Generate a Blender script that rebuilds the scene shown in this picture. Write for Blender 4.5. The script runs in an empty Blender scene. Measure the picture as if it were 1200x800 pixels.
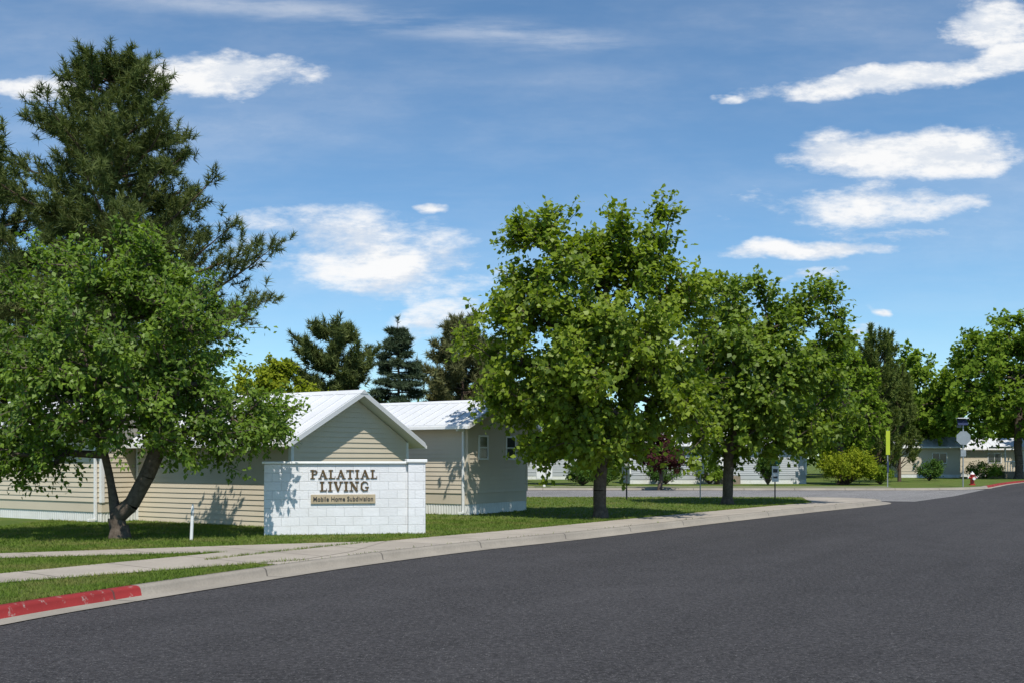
import bpy, math, random
import numpy as np
from mathutils import Vector, Matrix
from mathutils.geometry import tessellate_polygon
random.seed(7); rng=np.random.default_rng(7)
scene=bpy.context.scene
scene.view_settings.view_transform='Standard'
scene.view_settings.look='None'
scene.view_settings.exposure=0
col=scene.collection

# ---------------------------------------------------------------- materials
def nt(name):
    m=bpy.data.materials.new(name); m.use_nodes=True
    n=m.node_tree; n.nodes.clear()
    o=n.nodes.new('ShaderNodeOutputMaterial')
    return m,n,o
def N(n,t,**k):
    x=n.nodes.new(t)
    for a,b in k.items(): setattr(x,a,b)
    return x
def mathn(n,op,a,b=None,c=None,clamp=False):
    x=N(n,'ShaderNodeMath',operation=op); x.use_clamp=clamp
    for i,v in enumerate((a,b,c)):
        if v is None: continue
        if isinstance(v,(int,float)): x.inputs[i].default_value=v
        else: n.links.new(v,x.inputs[i])
    return x.outputs[0]
def mixc(n,f,a,b,bt='MIX'):
    x=N(n,'ShaderNodeMix',data_type='RGBA',blend_type=bt)
    for i,v in ((0,f),(6,a),(7,b)):
        if isinstance(v,(int,float)): x.inputs[i].default_value=v
        elif isinstance(v,tuple): x.inputs[i].default_value=(*v,1)[:4]
        else: n.links.new(v,x.inputs[i])
    return x.outputs[2]
def noisen(n,vec,scale,detail=4,rough=.55):
    x=N(n,'ShaderNodeTexNoise'); x.inputs['Scale'].default_value=scale
    x.inputs['Detail'].default_value=detail; x.inputs['Roughness'].default_value=rough
    if vec is not None: n.links.new(vec,x.inputs['Vector'])
    return x.outputs['Fac']
def maprange(n,v,a,b,c=0.,d=1.,smooth=False):
    x=N(n,'ShaderNodeMapRange'); 
    if smooth: x.interpolation_type='SMOOTHSTEP'
    n.links.new(v,x.inputs[0])
    for i,q in enumerate((a,b,c,d)): x.inputs[i+1].default_value=q
    return x.outputs[0]
def bsdf(n,o,colr,rough=.8,spec=.3,metal=0,height=None,bstr=.3,bdist=.01):
    b=N(n,'ShaderNodeBsdfPrincipled')
    if isinstance(colr,tuple): b.inputs['Base Color'].default_value=(*colr,1)
    else: n.links.new(colr,b.inputs['Base Color'])
    b.inputs['Roughness'].default_value=rough
    b.inputs['Specular IOR Level'].default_value=spec
    b.inputs['Metallic'].default_value=metal
    if height is not None:
        bu=N(n,'ShaderNodeBump'); bu.inputs['Strength'].default_value=bstr; bu.inputs['Distance'].default_value=bdist
        n.links.new(height,bu.inputs['Height']); n.links.new(bu.outputs[0],b.inputs['Normal'])
    n.links.new(b.outputs[0],o.inputs[0])
    return b
def simple(name,c1,c2=None,scale=3.,rough=.7,spec=.3,metal=0,bump=0.,bscale=40.):
    m,n,o=nt(name); c2=c2 or tuple(x*.8 for x in c1)
    tc=N(n,'ShaderNodeTexCoord').outputs['Object']
    f=noisen(n,tc,scale,6,.65); f=maprange(n,f,.3,.7)
    c=mixc(n,f,c1,c2)
    h=noisen(n,tc,bscale,3) if bump else None
    bsdf(n,o,c,rough,spec,metal,h,bump,.01)
    return m
def leafmat(name,dark,light,trans=.35,rough=.5,gloss=True,dry=None):
    m,n,o=nt(name)
    a=N(n,'ShaderNodeAttribute',attribute_name='var').outputs['Fac']
    tc=N(n,'ShaderNodeTexCoord').outputs['Object']
    f=noisen(n,tc,1.1,2)
    f=mathn(n,'ADD',mathn(n,'MULTIPLY',a,.7),mathn(n,'MULTIPLY',maprange(n,f,.35,.65),.3))
    c=mixc(n,f,dark,light)
    if dry: c=mixc(n,maprange(n,noisen(n,tc,.9,5,.7),.47,.66,0,.8),c,dry)
    if gloss:
        b=N(n,'ShaderNodeBsdfPrincipled'); n.links.new(c,b.inputs['Base Color'])
        b.inputs['Roughness'].default_value=rough; b.inputs['Specular IOR Level'].default_value=.35
    else:
        b=N(n,'ShaderNodeBsdfDiffuse'); n.links.new(c,b.inputs['Color'])
    t=N(n,'ShaderNodeBsdfTranslucent')
    c2=mixc(n,1.,c,(1.3,1.35,.5),'MULTIPLY'); n.links.new(c2,t.inputs[0])
    mx=N(n,'ShaderNodeMixShader'); mx.inputs[0].default_value=trans
    n.links.new(b.outputs[0],mx.inputs[1]); n.links.new(t.outputs[0],mx.inputs[2]); n.links.new(mx.outputs[0],o.inputs[0])
    return m

def m_asphalt(name,base,old):
    m,n,o=nt(name)
    tc=N(n,'ShaderNodeTexCoord').outputs['Object']
    mp=N(n,'ShaderNodeMapping'); n.links.new(tc,mp.inputs[0]); mp.inputs['Rotation'].default_value=(0,0,-math.radians(58)); mp.inputs['Scale'].default_value=(1,1,1)
    mp2=N(n,'ShaderNodeVectorMath',operation='MULTIPLY'); n.links.new(mp.outputs[0],mp2.inputs[0]); mp2.inputs[1].default_value=(.05,.9,1)
    lane=noisen(n,mp2.outputs[0],1.,5,.6)
    big=noisen(n,tc,.10,5,.6); mid=noisen(n,tc,1.3,6,.65); fine=noisen(n,tc,16,8,.95)
    v=N(n,'ShaderNodeTexVoronoi'); v.inputs['Scale'].default_value=42; n.links.new(tc,v.inputs['Vector'])
    sp=maprange(n,v.outputs['Distance'],.0,.4,1,0)
    c=mixc(n,maprange(n,big,.38,.62),tuple(x*.84 for x in base),tuple(x*1.18 for x in base))
    c=mixc(n,maprange(n,lane,.36,.64,0,.6),c,tuple(x*1.5 for x in base))
    c=mixc(n,maprange(n,mid,.40,.68,0,.5),c,tuple(x*.66 for x in base))
    c=mixc(n,maprange(n,fine,.50,.66,0,.9),c,tuple(x*3.2 for x in base))
    c=mixc(n,maprange(n,fine,.49,.37,0,.9),c,tuple(x*.2 for x in base))
    rv=N(n,'ShaderNodeSeparateColor'); n.links.new(v.outputs['Color'],rv.inputs[0])
    gate=maprange(n,rv.outputs[0],.80,.84)
    c=mixc(n,mathn(n,'MULTIPLY',mathn(n,'MULTIPLY',sp,gate),old),c,(.28,.27,.255))
    h=mathn(n,'ADD',fine,v.outputs['Distance'])
    bsdf(n,o,c,.92,.2,0,h,.8,.014)
    return m
def m_concrete(name,c1,joint,paint=None):
    m,n,o=nt(name)
    tcn=N(n,'ShaderNodeTexCoord'); tc=tcn.outputs['Object']
    big=noisen(n,tc,.6,6,.65); fine=noisen(n,tc,24,5,.75)
    c=mixc(n,maprange(n,big,.3,.7),c1,tuple(x*.68 for x in c1))
    c=mixc(n,maprange(n,fine,.4,.75,0,.5),c,tuple(x*.5 for x in c1))
    if paint:
        wear=maprange(n,noisen(n,tc,7,6,.75),.58,.68)
        pc=mixc(n,maprange(n,big,.3,.7),paint,tuple(x*.6 for x in paint))
        c=mixc(n,wear,pc,c)
    if joint:
        s=N(n,'ShaderNodeSeparateXYZ'); n.links.new(tcn.outputs['UV'],s.inputs[0])
        q=mathn(n,'PINGPONG',s.outputs[0],joint/2.)
        j=maprange(n,q,.008,.022,.75,0)
        c=mixc(n,j,c,(.05,.045,.04))
    bsdf(n,o,c,.88,.25,0,fine,.3,.006)
    return m
def m_grass(name,a,b,dry):
    m,n,o=nt(name)
    tc=N(n,'ShaderNodeTexCoord').outputs['Object']
    big=noisen(n,tc,.35,5,.6); mid=noisen(n,tc,.9,5,.7); fine=noisen(n,tc,38,4,.8)
    c=mixc(n,maprange(n,big,.35,.65),a,b)
    c=mixc(n,maprange(n,mid,.47,.66,0,.85),c,dry)
    c=mixc(n,maprange(n,fine,.35,.7,.6,0),c,tuple(x*.4 for x in a))
    bsdf(n,o,c,.9,.15,0,mathn(n,'ADD',fine,mid),.8,.04)
    return m

M={}
M['road']=m_asphalt('asphalt',(.0415,.0395,.0405),.8)
M['side']=m_asphalt('old_asphalt',(.17,.165,.16),.3)
M['curb']=m_concrete('curb_concrete',(.33,.295,.245),3.)
M['red']=m_concrete('red_curb_paint',(.38,.35,.31),3.,paint=(.30,.030,.030))
M['walk']=m_concrete('sidewalk_concrete',(.43,.38,.315),1.5)
M['grass']=m_grass('lawn_grass',(.090,.145,.024),(.13,.185,.034),(.21,.20,.07))
M['field']=m_grass('field_grass',(.08,.12,.03),(.12,.15,.05),(.2,.18,.08))
M['blade']=leafmat('grass_blade',(.070,.130,.020),(.18,.245,.048),.3,gloss=False,dry=(.25,.24,.085))
M['bark']=simple('bark',(.065,.050,.038),(.15,.12,.095),9.,.95,.1,0,.8,30.)
M['pbark']=simple('pine_bark',(.14,.10,.07),(.07,.05,.04),6.,.95,.1,0,.8,20.)
M['siding']=simple('beige_siding',(.63,.55,.42),(.57,.495,.38),.8,.55,.2)
M['siding2']=simple('tan_siding',(.59,.515,.40),(.53,.465,.36),.8,.55,.2)
M['siding3']=simple('grey_siding',(.46,.48,.49),(.40,.42,.43),.8,.55,.3)
M['skirt']=simple('white_skirting',(.74,.74,.71),(.64,.64,.60),2.,.5,.3)
M['trim']=simple('white_trim',(.80,.80,.78),(.72,.72,.70),2.,.45,.35)
M['roof']=simple('white_metal_roof',(.67,.68,.69),(.56,.57,.58),.7,.45,.5)
M['glass']=simple('window_glass',(.03,.035,.04),(.05,.055,.06),2.,.08,.6)
M['metal']=simple('galvanised_steel',(.42,.43,.44),(.34,.35,.36),6.,.4,.5,.6)
M['dark']=simple('dark_metal',(.03,.03,.03),(.05,.05,.05),6.,.5,.4)
M['white']=simple('white_sign_paint',(.78,.78,.78),(.7,.7,.7),3.,.5,.4)
M['green']=simple('green_sign_paint',(.01,.16,.07),(.01,.13,.06),3.,.45,.4)
M['yellow']=simple('yellow_green_sign',(.42,.50,.03),(.36,.44,.03),3.,.45,.4)
M['hred']=simple('hydrant_red',(.45,.03,.025),(.34,.025,.02),8.,.4,.5)
M['letters']=simple('bronze_letters',(.085,.058,.030),(.125,.09,.05),14.,.8,.1)
M['panel']=simple('tan_sign_panel',(.46,.38,.26),(.38,.31,.21),5.,.7,.2)
M['wood']=simple('deck_wood',(.28,.23,.17),(.2,.16,.12),5.,.8,.2)
M['solar']=simple('solar_panel',(.02,.03,.07),(.03,.04,.09),8.,.15,.6)
def m_block():
    m,n,o=nt('white_painted_block')
    tcn=N(n,'ShaderNodeTexCoord'); tc=tcn.outputs['UV']; ob=tcn.outputs['Object']
    br=N(n,'ShaderNodeTexBrick'); n.links.new(tc,br.inputs['Vector'])
    br.inputs['Scale'].default_value=1.; br.inputs['Brick Width'].default_value=.4; br.inputs['Row Height'].default_value=.2
    br.inputs['Mortar Size'].default_value=.008; br.inputs['Mortar Smooth'].default_value=.7; br.inputs['Bias'].default_value=0
    br.inputs['Color1'].default_value=(.75,.75,.76,1); br.inputs['Color2'].default_value=(.69,.69,.70,1); br.inputs['Mortar'].default_value=(.60,.60,.60,1)
    nz=noisen(n,ob,22,5,.6); st=noisen(n,ob,1.6,7,.75)
    c=mixc(n,maprange(n,st,.42,.75,0,.45),br.outputs['Color'],(.54,.53,.51))
    h=mathn(n,'ADD',mathn(n,'MULTIPLY',br.outputs['Fac'],-.7),mathn(n,'MULTIPLY',nz,.9))
    bsdf(n,o,c,.7,.3,0,h,.6,.016)
    return m
M['block']=m_block()

L1=leafmat('leaves_deep_green',(.036,.084,.010),(.215,.325,.036),.38)
L2=leafmat('leaves_maple_green',(.060,.115,.010),(.300,.385,.032),.43)
L3=leafmat('leaves_maple_mid',(.050,.105,.010),(.245,.335,.032),.41)
L4=leafmat('leaves_far_green',(.065,.120,.016),(.22,.315,.038),.36,gloss=False)
LY=leafmat('leaves_yellow_green',(.13,.18,.018),(.34,.38,.035),.4,gloss=False)
LP=leafmat('leaves_purple',(.045,.018,.020),(.11,.04,.04),.3,gloss=False)
LN=leafmat('pine_needles',(.045,.072,.022),(.175,.205,.072),.2,gloss=False)
LS=leafmat('spruce_needles',(.035,.058,.035),(.11,.145,.08),.12,gloss=False)
LO=leafmat('olive_needles',(.08,.085,.04),(.21,.215,.09),.15,gloss=False)
LJ=leafmat('juniper_scales',(.060,.095,.028),(.19,.23,.06),.2,gloss=False)
LB=leafmat('bush_green',(.03,.065,.016),(.10,.18,.036),.2,gloss=False)

# ---------------------------------------------------------------- mesh helpers
def link(ob,parent=None):
    col.objects.link(ob)
    if parent is not None: ob.parent=parent
    return ob
def empty(name,loc=(0,0,0),rz=0.):
    e=bpy.data.objects.new(name,None); e.location=loc; e.rotation_euler=(0,0,rz); e.empty_display_size=.3
    return link(e)
def mesh_np(name,v,f,mats,parent=None,var=None,smooth=False,uv=None,midx=None):
    v=np.asarray(v,dtype=np.float32); f=np.asarray(f,dtype=np.int32); k=f.shape[1]; Mn=f.shape[0]
    me=bpy.data.meshes.new(name)
    me.vertices.add(len(v)); me.vertices.foreach_set('co',v.ravel())
    me.loops.add(Mn*k); me.loops.foreach_set('vertex_index',f.ravel())
    me.polygons.add(Mn); me.polygons.foreach_set('loop_start',np.arange(0,Mn*k,k,dtype=np.int32))
    if smooth: me.polygons.foreach_set('use_smooth',np.ones(Mn,dtype=bool))
    if midx is not None: me.polygons.foreach_set('material_index',np.asarray(midx,dtype=np.int32))
    me.update(calc_edges=True)
    if var is not None:
        a=me.attributes.new('var','FLOAT','FACE'); a.data.foreach_set('value',np.asarray(var,dtype=np.float32))
    if uv is not None:
        u=me.uv_layers.new(name='UVMap'); u.data.foreach_set('uv',np.asarray(uv,dtype=np.float32)[f.ravel()].ravel())
    for m in (mats if isinstance(mats,(list,tuple)) else [mats]): me.materials.append(m)
    return link(bpy.data.objects.new(name,me),parent)
class PB:
    """polygon builder"""
    def __init__(s): s.v=[]; s.f=[]
    def quad(s,*p):
        i=len(s.v); s.v+= [tuple(q) for q in p]; s.f.append(tuple(range(i,i+len(p))))
    def box(s,a,b):
        x0,y0,z0=a; x1,y1,z1=b; i=len(s.v)
        s.v+=[(x0,y0,z0),(x1,y0,z0),(x1,y1,z0),(x0,y1,z0),(x0,y0,z1),(x1,y0,z1),(x1,y1,z1),(x0,y1,z1)]
        for q in ((0,3,2,1),(4,5,6,7),(0,1,5,4),(1,2,6,5),(2,3,7,6),(3,0,4,7)): s.f.append(tuple(i+k for k in q))
    def cyl(s,p0,p1,r0,r1=None,n=12,cap=True):
        r1=r0 if r1 is None else r1
        p0=Vector(p0); p1=Vector(p1); d=(p1-p0).normalized()
        a=d.orthogonal().normalized(); b=d.cross(a); i=len(s.v)
        for p,r in ((p0,r0),(p1,r1)):
            for k in range(n):
                t=2*math.pi*k/n; s.v.append(tuple(p+a*math.cos(t)*r+b*math.sin(t)*r))
        for k in range(n): s.f.append((i+k,i+(k+1)%n,i+n+(k+1)%n,i+n+k))
        if cap: s.f.append(tuple(i+k for k in reversed(range(n)))); s.f.append(tuple(i+n+k for k in range(n)))
    def prism(s,poly,y0,y1):
        i=len(s.v); n=len(poly)
        s.v+=[(x,y0,z) for x,z in poly]+[(x,y1,z) for x,z in poly]
        s.f.append(tuple(range(i,i+n))); s.f.append(tuple(reversed(range(i+n,i+2*n))))
        for k in range(n): s.f.append((i+(k+1)%n,i+k,i+n+k,i+n+(k+1)%n))
    def make(s,name,mat,parent=None,bevel=0.,smooth=False,uvbox=False):
        me=bpy.data.meshes.new(name); me.from_pydata(s.v,[],s.f); me.update()
        me.materials.append(mat)
        if smooth:
            for p in me.polygons: p.use_smooth=True
        if uvbox:
            u=me.uv_layers.new(name='UVMap')
            for p in me.polygons:
                for li in p.loop_indices:
                    c=me.vertices[me.loops[li].vertex_index].co
                    nx,ny,nz=abs(p.normal.x),abs(p.normal.y),abs(p.normal.z)
                    u.data[li].uv=(c.x,c.z) if ny>=nx and ny>=nz else ((c.y,c.z) if nx>=nz else (c.x,c.y))
        ob=link(bpy.data.objects.new(name,me),parent)
        if bevel:
            b=ob.modifiers.new('bevel','BEVEL'); b.width=bevel; b.segments=2; b.limit_method='ANGLE'
        return ob

def catmull(pts,step=.3):
    P=[Vector(p) for p in pts]; P=[P[0]*2-P[1]]+P+[P[-1]*2-P[-2]]; out=[]
    for i in range(1,len(P)-2):
        n=max(2,int((P[i+1]-P[i]).length/step))
        for k in range(n):
            t=k/n; a,b,c,d=P[i-1],P[i],P[i+1],P[i+2]
            out.append(.5*((2*b)+(c-a)*t+(2*a-5*b+4*c-d)*t*t+(3*b-3*c+d-a)*t**3))
    out.append(P[-2]); return np.array([[p.x,p.y] for p in out])
def normals(p):
    d=np.gradient(p,axis=0); d/=np.linalg.norm(d,axis=1)[:,None]+1e-9
    return np.stack([-d[:,1],d[:,0]],1)
def offset(p,o): return p+normals(p)*o
def arclen(p): return np.concatenate([[0],np.cumsum(np.linalg.norm(np.diff(p,axis=0),axis=1))])
def sweep(name,path,prof,mats,midf=None,parent=None):
    n=normals(path); s=arclen(path); m=len(prof); K=len(path)
    v=[];uv=[]
    pl=np.concatenate([[0],np.cumsum([math.dist(prof[i],prof[i+1]) for i in range(m-1)])])
    for j,(o,z) in enumerate(prof):
        q=path+n*o; v.append(np.column_stack([q,np.full(K,z)])); uv.append(np.column_stack([s,np.full(K,pl[j])]))
    v=np.concatenate(v); uv=np.concatenate(uv); f=[];mi=[]
    for j in range(m-1):
        for i in range(K-1):
            f.append((j*K+i,j*K+i+1,(j+1)*K+i+1,(j+1)*K+i)); mi.append(midf(j,s[i]) if midf else 0)
    return mesh_np(name,v,f,mats,parent,uv=uv,midx=mi)
def sheet(name,poly,z,mat,uvrot=None):
    vs=[Vector((p[0],p[1],0)) for p in poly]
    tr=tessellate_polygon([vs])
    v=np.array([[p[0],p[1],z] for p in poly]); f=[]
    for t in tr:
        a,b,c=[v[i][:2] for i in t]
        cr=(b[0]-a[0])*(c[1]-a[1])-(b[1]-a[1])*(c[0]-a[0])
        f.append(t if cr>0 else t[::-1])
    th=uvrot or 0.
    uv=np.column_stack([v[:,0]*math.cos(th)+v[:,1]*math.sin(th),-v[:,0]*math.sin(th)+v[:,1]*math.cos(th)])
    return mesh_np(name,v,f,mat,uv=uv)
def inpoly(pts,poly):
    x,y=pts[:,0],pts[:,1]; r=np.zeros(len(pts),bool); j=len(poly)-1
    for i in range(len(poly)):
        xi,yi=poly[i]; xj,yj=poly[j]
        c=((yi>y)!=(yj>y))&(x<(xj-xi)*(y-yi)/((yj-yi)+1e-12)+xi); r^=c; j=i
    return r

# ---------------------------------------------------------------- ground, roads
sheet('ground',[(-3000,-1000),(3000,-1000),(3000,4000),(-3000,4000)],-.18,M['field'])
sheet('road',[(-120,-40),(170,-40),(170,215),(-120,215)],-.13,M['road'])
near=catmull([(-12,-22),(-10.2,-8),(-8.3,2),(-6.9,7),(-5.63,11.26),(-4.77,13.31),(-3.81,15.25),(-2.51,17.7),(-.68,20.5),(1.99,23.9),(6.18,29.7),(10.6,35.6),(13.6,39.4),(15.7,42.4),(15.9,44.8),(14.2,46.5),(10.5,47),(0,47.2),(-30,48),(-118,52)])
far=catmull([(-118,67),(-30,62),(0,61.2),(20,60.6),(26,61.2),(29.6,63.8),(31.9,67.4),(42,83),(72,123),(128,200)],.6)
right=catmull([(141,192),(83,115),(53,75),(27,41),(17.4,22.5),(12,13.5),(9,6),(6.5,-3),(4,-20)],.6)
sheet('side_street',[(-118,53),(-30,48.5),(0,47.6),(10,47.4),(14.6,47),(16.4,45),(17.5,44.5),(22,51),(28.8,62.3),(26,60.8),(20,60.2),(0,60.8),(-30,61.6),(-118,66.6)],-.124,M['side'])
KP=[(0,-.119),(.36,-.121),(.385,-.03),(.41,-.002),(.45,.008),(.57,.008),(.57,-.17)]
sN=arclen(near); sred=sN[np.argmin(np.abs(near[:,0]+4.62)+ (near[:,1]>30)*99)]
sweep('curb',near,KP,[M['curb'],M['red']],lambda j,s:1 if (j>=1 and s<sred) else 0)
sf=arclen(far); sfr=sf[np.argmin(np.linalg.norm(far-np.array([31.9,67.4]),axis=1))]
sweep('curb',far,KP,[M['curb'],M['red']],lambda j,s:1 if (j>=1 and sfr-1.5<s<sfr+60) else 0)
sweep('curb',right,KP,[M['curb']])
lawnN=np.vstack([offset(near,.5),[(-118,-22)]])
sheet('lawn',lawnN,0.,M['grass'])
sheet('lawn',np.vstack([offset(far,.5),[(128,380),(-118,380)]]),0.,M['grass'])
sheet('lawn',np.vstack([offset(right,.5),[(141,-20)]]),0.,M['grass'])
i0=np.argmin(np.linalg.norm(near-np.array([-3.2,16.4]),axis=1)); i1=np.argmin(np.linalg.norm(near-np.array([13.6,39.4]),axis=1)); i2=np.argmin(np.linalg.norm(near-np.array([13.2,46.8]),axis=1))
seg=near[i0:i1+1]
sweep('sidewalk',seg,[(.575,.005),(2.1,.005)],[M['walk']])
walkpoly=np.vstack([offset(near,.575)[i0:i1+1],offset(near,2.1)[i0:i1+1][::-1]])
cor=offset(near,.575)[i1:i2+1]
cornerpoly=np.vstack([cor,[offset(near,2.1)[i1]]])
sheet('sidewalk',cornerpoly,.007,M['walk'],.9)
branch=[(-10.2,8),(-7.03,14.07),(-3.55,17.35),(-2.95,18.9),(-2.6,21.3),(-4.6,20.6),(-9.27,18.5),(-18,14.6),(-17.6,13.7),(-8.8,17.6),(-5.3,18.7),(-7.7,15.1),(-11.2,8.6)]
sheet('sidewalk',branch,.011,M['walk'],.9)
sweep('sidewalk',far[:np.argmin(np.abs(far[:,0]-24))],[(2.2,.006),(3.6,.006)],[M['walk']])

# grass blades
def blades(n,x0,x1,y0,y1,h,w):
    p=np.column_stack([rng.uniform(x0,x1,n),rng.uniform(y0,y1,n)])
    k=(np.abs(p[:,0])<.56*p[:,1]+1)&inpoly(p,offset(near,.56).tolist()+[(-118,-22)])&~inpoly(p,walkpoly)&~inpoly(p,branch)&~inpoly(p,cornerpoly)
    return p[k]
P=[];H=[];W=[]
for n,b,h,w in ((150000,(-9,1,9.5,19.5),.045,.011),(90000,(-13,4,18,29),.055,.017),(40000,(-6,16,27,47),.06,.03)):
    q=blades(n,*b,h,w); P.append(q); H.append(np.full(len(q),h)); W.append(np.full(len(q),w))
def fringe(path,n,j,h):
    s=arclen(path); t=np.sort(rng.uniform(0,s[-1],n)); q=np.column_stack([np.interp(t,s,path[:,0]),np.interp(t,s,path[:,1])])
    nn=normals(path); k=np.column_stack([np.interp(t,s,nn[:,0]),np.interp(t,s,nn[:,1])]); cl=.5+.5*np.sin(t*5.1)*np.sin(t*1.7+1)
    return q+k*(rng.normal(size=(n,1))*j*(.4+cl[:,None]))
for pth,nn_ in ((offset(near,.59)[:i0],5000),(offset(near,2.11)[i0:i1],7000),(np.array(branch[:3],float),1800),(np.array(branch[4:8],float),3500),(np.array(branch[8:13],float),4000)):
    q=fringe(pth,nn_,.035,.06); q=q[(q[:,1]>8)&(np.abs(q[:,0])<.56*q[:,1]+1)]; P.append(q); H.append(np.full(len(q),.065)); W.append(np.full(len(q),.012))
P=np.vstack(P);H=np.concatenate(H)*rng.uniform(.5,1.25,len(P));W=np.concatenate(W)
a=rng.uniform(0,2*np.pi,len(P)); sd=np.column_stack([np.cos(a),np.sin(a),np.zeros(len(P))])*W[:,None]/2
base=np.column_stack([P,np.full(len(P),-.002)])
b2=rng.uniform(0,2*np.pi,len(P)); tip=base+np.column_stack([np.cos(b2)*H*.7,np.sin(b2)*H*.7,H*.9])
v=np.stack([base-sd,base+sd,tip],1).reshape(-1,3); f=np.arange(len(v)).reshape(-1,3)
mesh_np('grass',v,f,M['blade'],var=rng.uniform(0,1,len(P)))

# ---------------------------------------------------------------- trees
def unit(v): return v/(np.linalg.norm(v,axis=-1,keepdims=True)+1e-9)
def tubes(segs,n=6):
    A=np.array([s[0] for s in segs],float);B=np.array([s[1] for s in segs],float);R0=np.array([s[2] for s in segs]);R1=np.array([s[3] for s in segs])
    d=unit(B-A); up=np.where(np.abs(d[:,2:3])>.9,np.array([[1.,0,0]]),np.array([[0,0,1.]]))
    a=unit(np.cross(d,up)); b=np.cross(d,a); t=np.arange(n)*2*np.pi/n
    ring=a[:,None,:]*np.cos(t)[None,:,None]+b[:,None,:]*np.sin(t)[None,:,None]
    v0=A[:,None,:]+ring*R0[:,None,None]; v1=B[:,None,:]+ring*R1[:,None,None]
    v=np.concatenate([v0,v1],1).reshape(-1,3); S=len(segs)
    k=np.arange(n); q=np.stack([k,(k+1)%n,n+(k+1)%n,n+k],1)[None]+ (np.arange(S)*2*n)[:,None,None]
    return v,q.reshape(-1,4)
def leaves_quads(c,d,nrm,Ln,Wd):
    s=unit(np.cross(d,nrm)); nn=np.cross(s,d); L=Ln[:,None];W=Wd[:,None]
    v=np.stack([c,c+d*L*.45+s*W*.5+nn*L*.08,c+d*L-nn*L*.06,c+d*L*.45-s*W*.5+nn*L*.08],1)
    return v.reshape(-1,3),np.arange(len(c)*4).reshape(-1,4)
def broadleaf(name,loc,lobes,limbs,nclus,nleaf,lsize,lmat,trunk_r,clus_r=.45,bark=None,wid=.7,gap=.0,shell=.45,droop=0.,zlow=.5,keep=None):
    root=empty(name,loc)
    lob=np.array(lobes,float); vol=lob[:,3]*lob[:,4]*lob[:,5]; pr=vol**.8/np.sum(vol**.8)
    pts=[]; 
    cc=(lob[:,:3]*vol[:,None]).sum(0)/vol.sum()
    ph=rng.uniform(0,6,6)
    while len(pts)<nclus:
        i=rng.choice(len(lob),p=pr); d=unit(rng.normal(size=3)); r=rng.uniform(shell,1.06)**(.6)
        p=lob[i,:3]+d*r*lob[i,3:6]
        g=math.sin(p[0]*2.3+ph[0])*math.sin(p[1]*2.0+ph[1])+math.sin(p[2]*2.7+ph[2])*math.sin(p[0]*1.4+ph[3])
        if g<-.5+gap and rng.uniform()<.6+gap*.5: continue
        if p[2]<zlow: continue
        if keep and not keep(p): continue
        pts.append(p)
    pts=np.array(pts)
    nodes=[];par=[]
    def add(p,q): nodes.append(np.array(p,float)); par.append(q); return len(nodes)-1
    for limb in limbs:
        if nodes:
            D=[np.linalg.norm(n-np.array(limb[0])) for n in nodes]; prev=int(np.argmin(D))
        else: prev=add(limb[0],-1)
        last=np.array(limb[0],float)
        for q in limb[1:]:
            q=np.array(q,float); m=max(1,int(np.linalg.norm(q-last)/.35))
            for k in range(1,m+1):
                w=rng.normal(size=3)*.015 if k<m else 0
                prev=add(last+(q-last)*k/m+w,prev)
            last=q
    nfix=len(nodes)
    order=np.argsort(np.linalg.norm(pts-nodes[nfix-1],axis=1))
    tipid=[]
    zmin=max(1.2,.35*(limbs[0][-1][2])) if len(limbs)<9 else 1
    for oi in order:
        p=pts[oi]; A=np.array(nodes)
        D=np.linalg.norm(A-p,axis=1)+np.maximum(0,A[:,2]-p[2])*.6
        D[:nfix]+=np.where(A[:nfix,2]<zmin,50,0)
        j=int(np.argmin(D)); a=nodes[j]; m=max(1,int(np.linalg.norm(p-a)/.45)); pv=j
        for k in range(1,m+1):
            t=k/m; q=a+(p-a)*t+np.array([0,0,.10*math.sin(math.pi*t)*np.linalg.norm(p-a)])+(rng.normal(size=3)*.05 if k<m else 0)
            pv=add(q,pv)
        tipid.append(pv)
    n=len(nodes); w=np.zeros(n)
    for i in tipid: w[i]+=1
    for i in range(n-1,0,-1):
        if par[i]>=0: w[par[i]]+=w[i]
    rad=trunk_r*(np.maximum(w,.6)/w[0])**.46
    segs=[]
    for i in range(n):
        if par[i]>=0:
            r0=min(rad[par[i]],rad[i]*1.6); segs.append((nodes[par[i]],nodes[i],r0,rad[i]))
    b0=np.array(limbs[0][0]); segs.append((b0+[0,0,-.15],b0+[0,0,.28],trunk_r*1.55,trunk_r*1.02))
    v,f=tubes(segs,8); mesh_np('branches',v,f,bark or M['bark'],root,smooth=True)
    T=6; per=max(2,nleaf//(nclus*T))
    C=np.repeat(pts,T,0); out=unit(C-cc)
    tw=unit(rng.normal(size=C.shape)+out*1.0+np.array([0,0,.3-droop])); tl=rng.uniform(.4,1.5,len(C))*clus_r
    C0=C+rng.normal(size=C.shape)*clus_r*.2
    t=rng.uniform(.0,1,(len(C),per)); 
    pos=C0[:,None]+tw[:,None]*tl[:,None,None]*t[...,None]+rng.normal(size=(len(C),per,3))*clus_r*.14
    pos[...,2]-=(t**2)*tl[:,None]*(.12+droop)
    pos=pos.reshape(-1,3); m=len(pos)
    d=unit(rng.normal(size=(m,3))+np.repeat(tw,per,0)*.8+np.array([0,0,-.35]))
    # leaves turn their faces up and towards the southern sun
    nr=unit(rng.normal(size=(m,3))*.60+np.array([0,-.50,.85])+np.repeat(out,per,0)*.7)
    L=lsize*rng.uniform(.6,1.25,m)
    vv,ff=leaves_quads(pos,d,nr,L,L*wid)
    cv=np.repeat(np.repeat(rng.uniform(0,1,nclus),T),per)
    var=np.clip(cv*.45+rng.uniform(0,1,m)*.55,0,1)**.85
    mesh_np('leaves',vv,ff,lmat,root,var=var)
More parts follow.
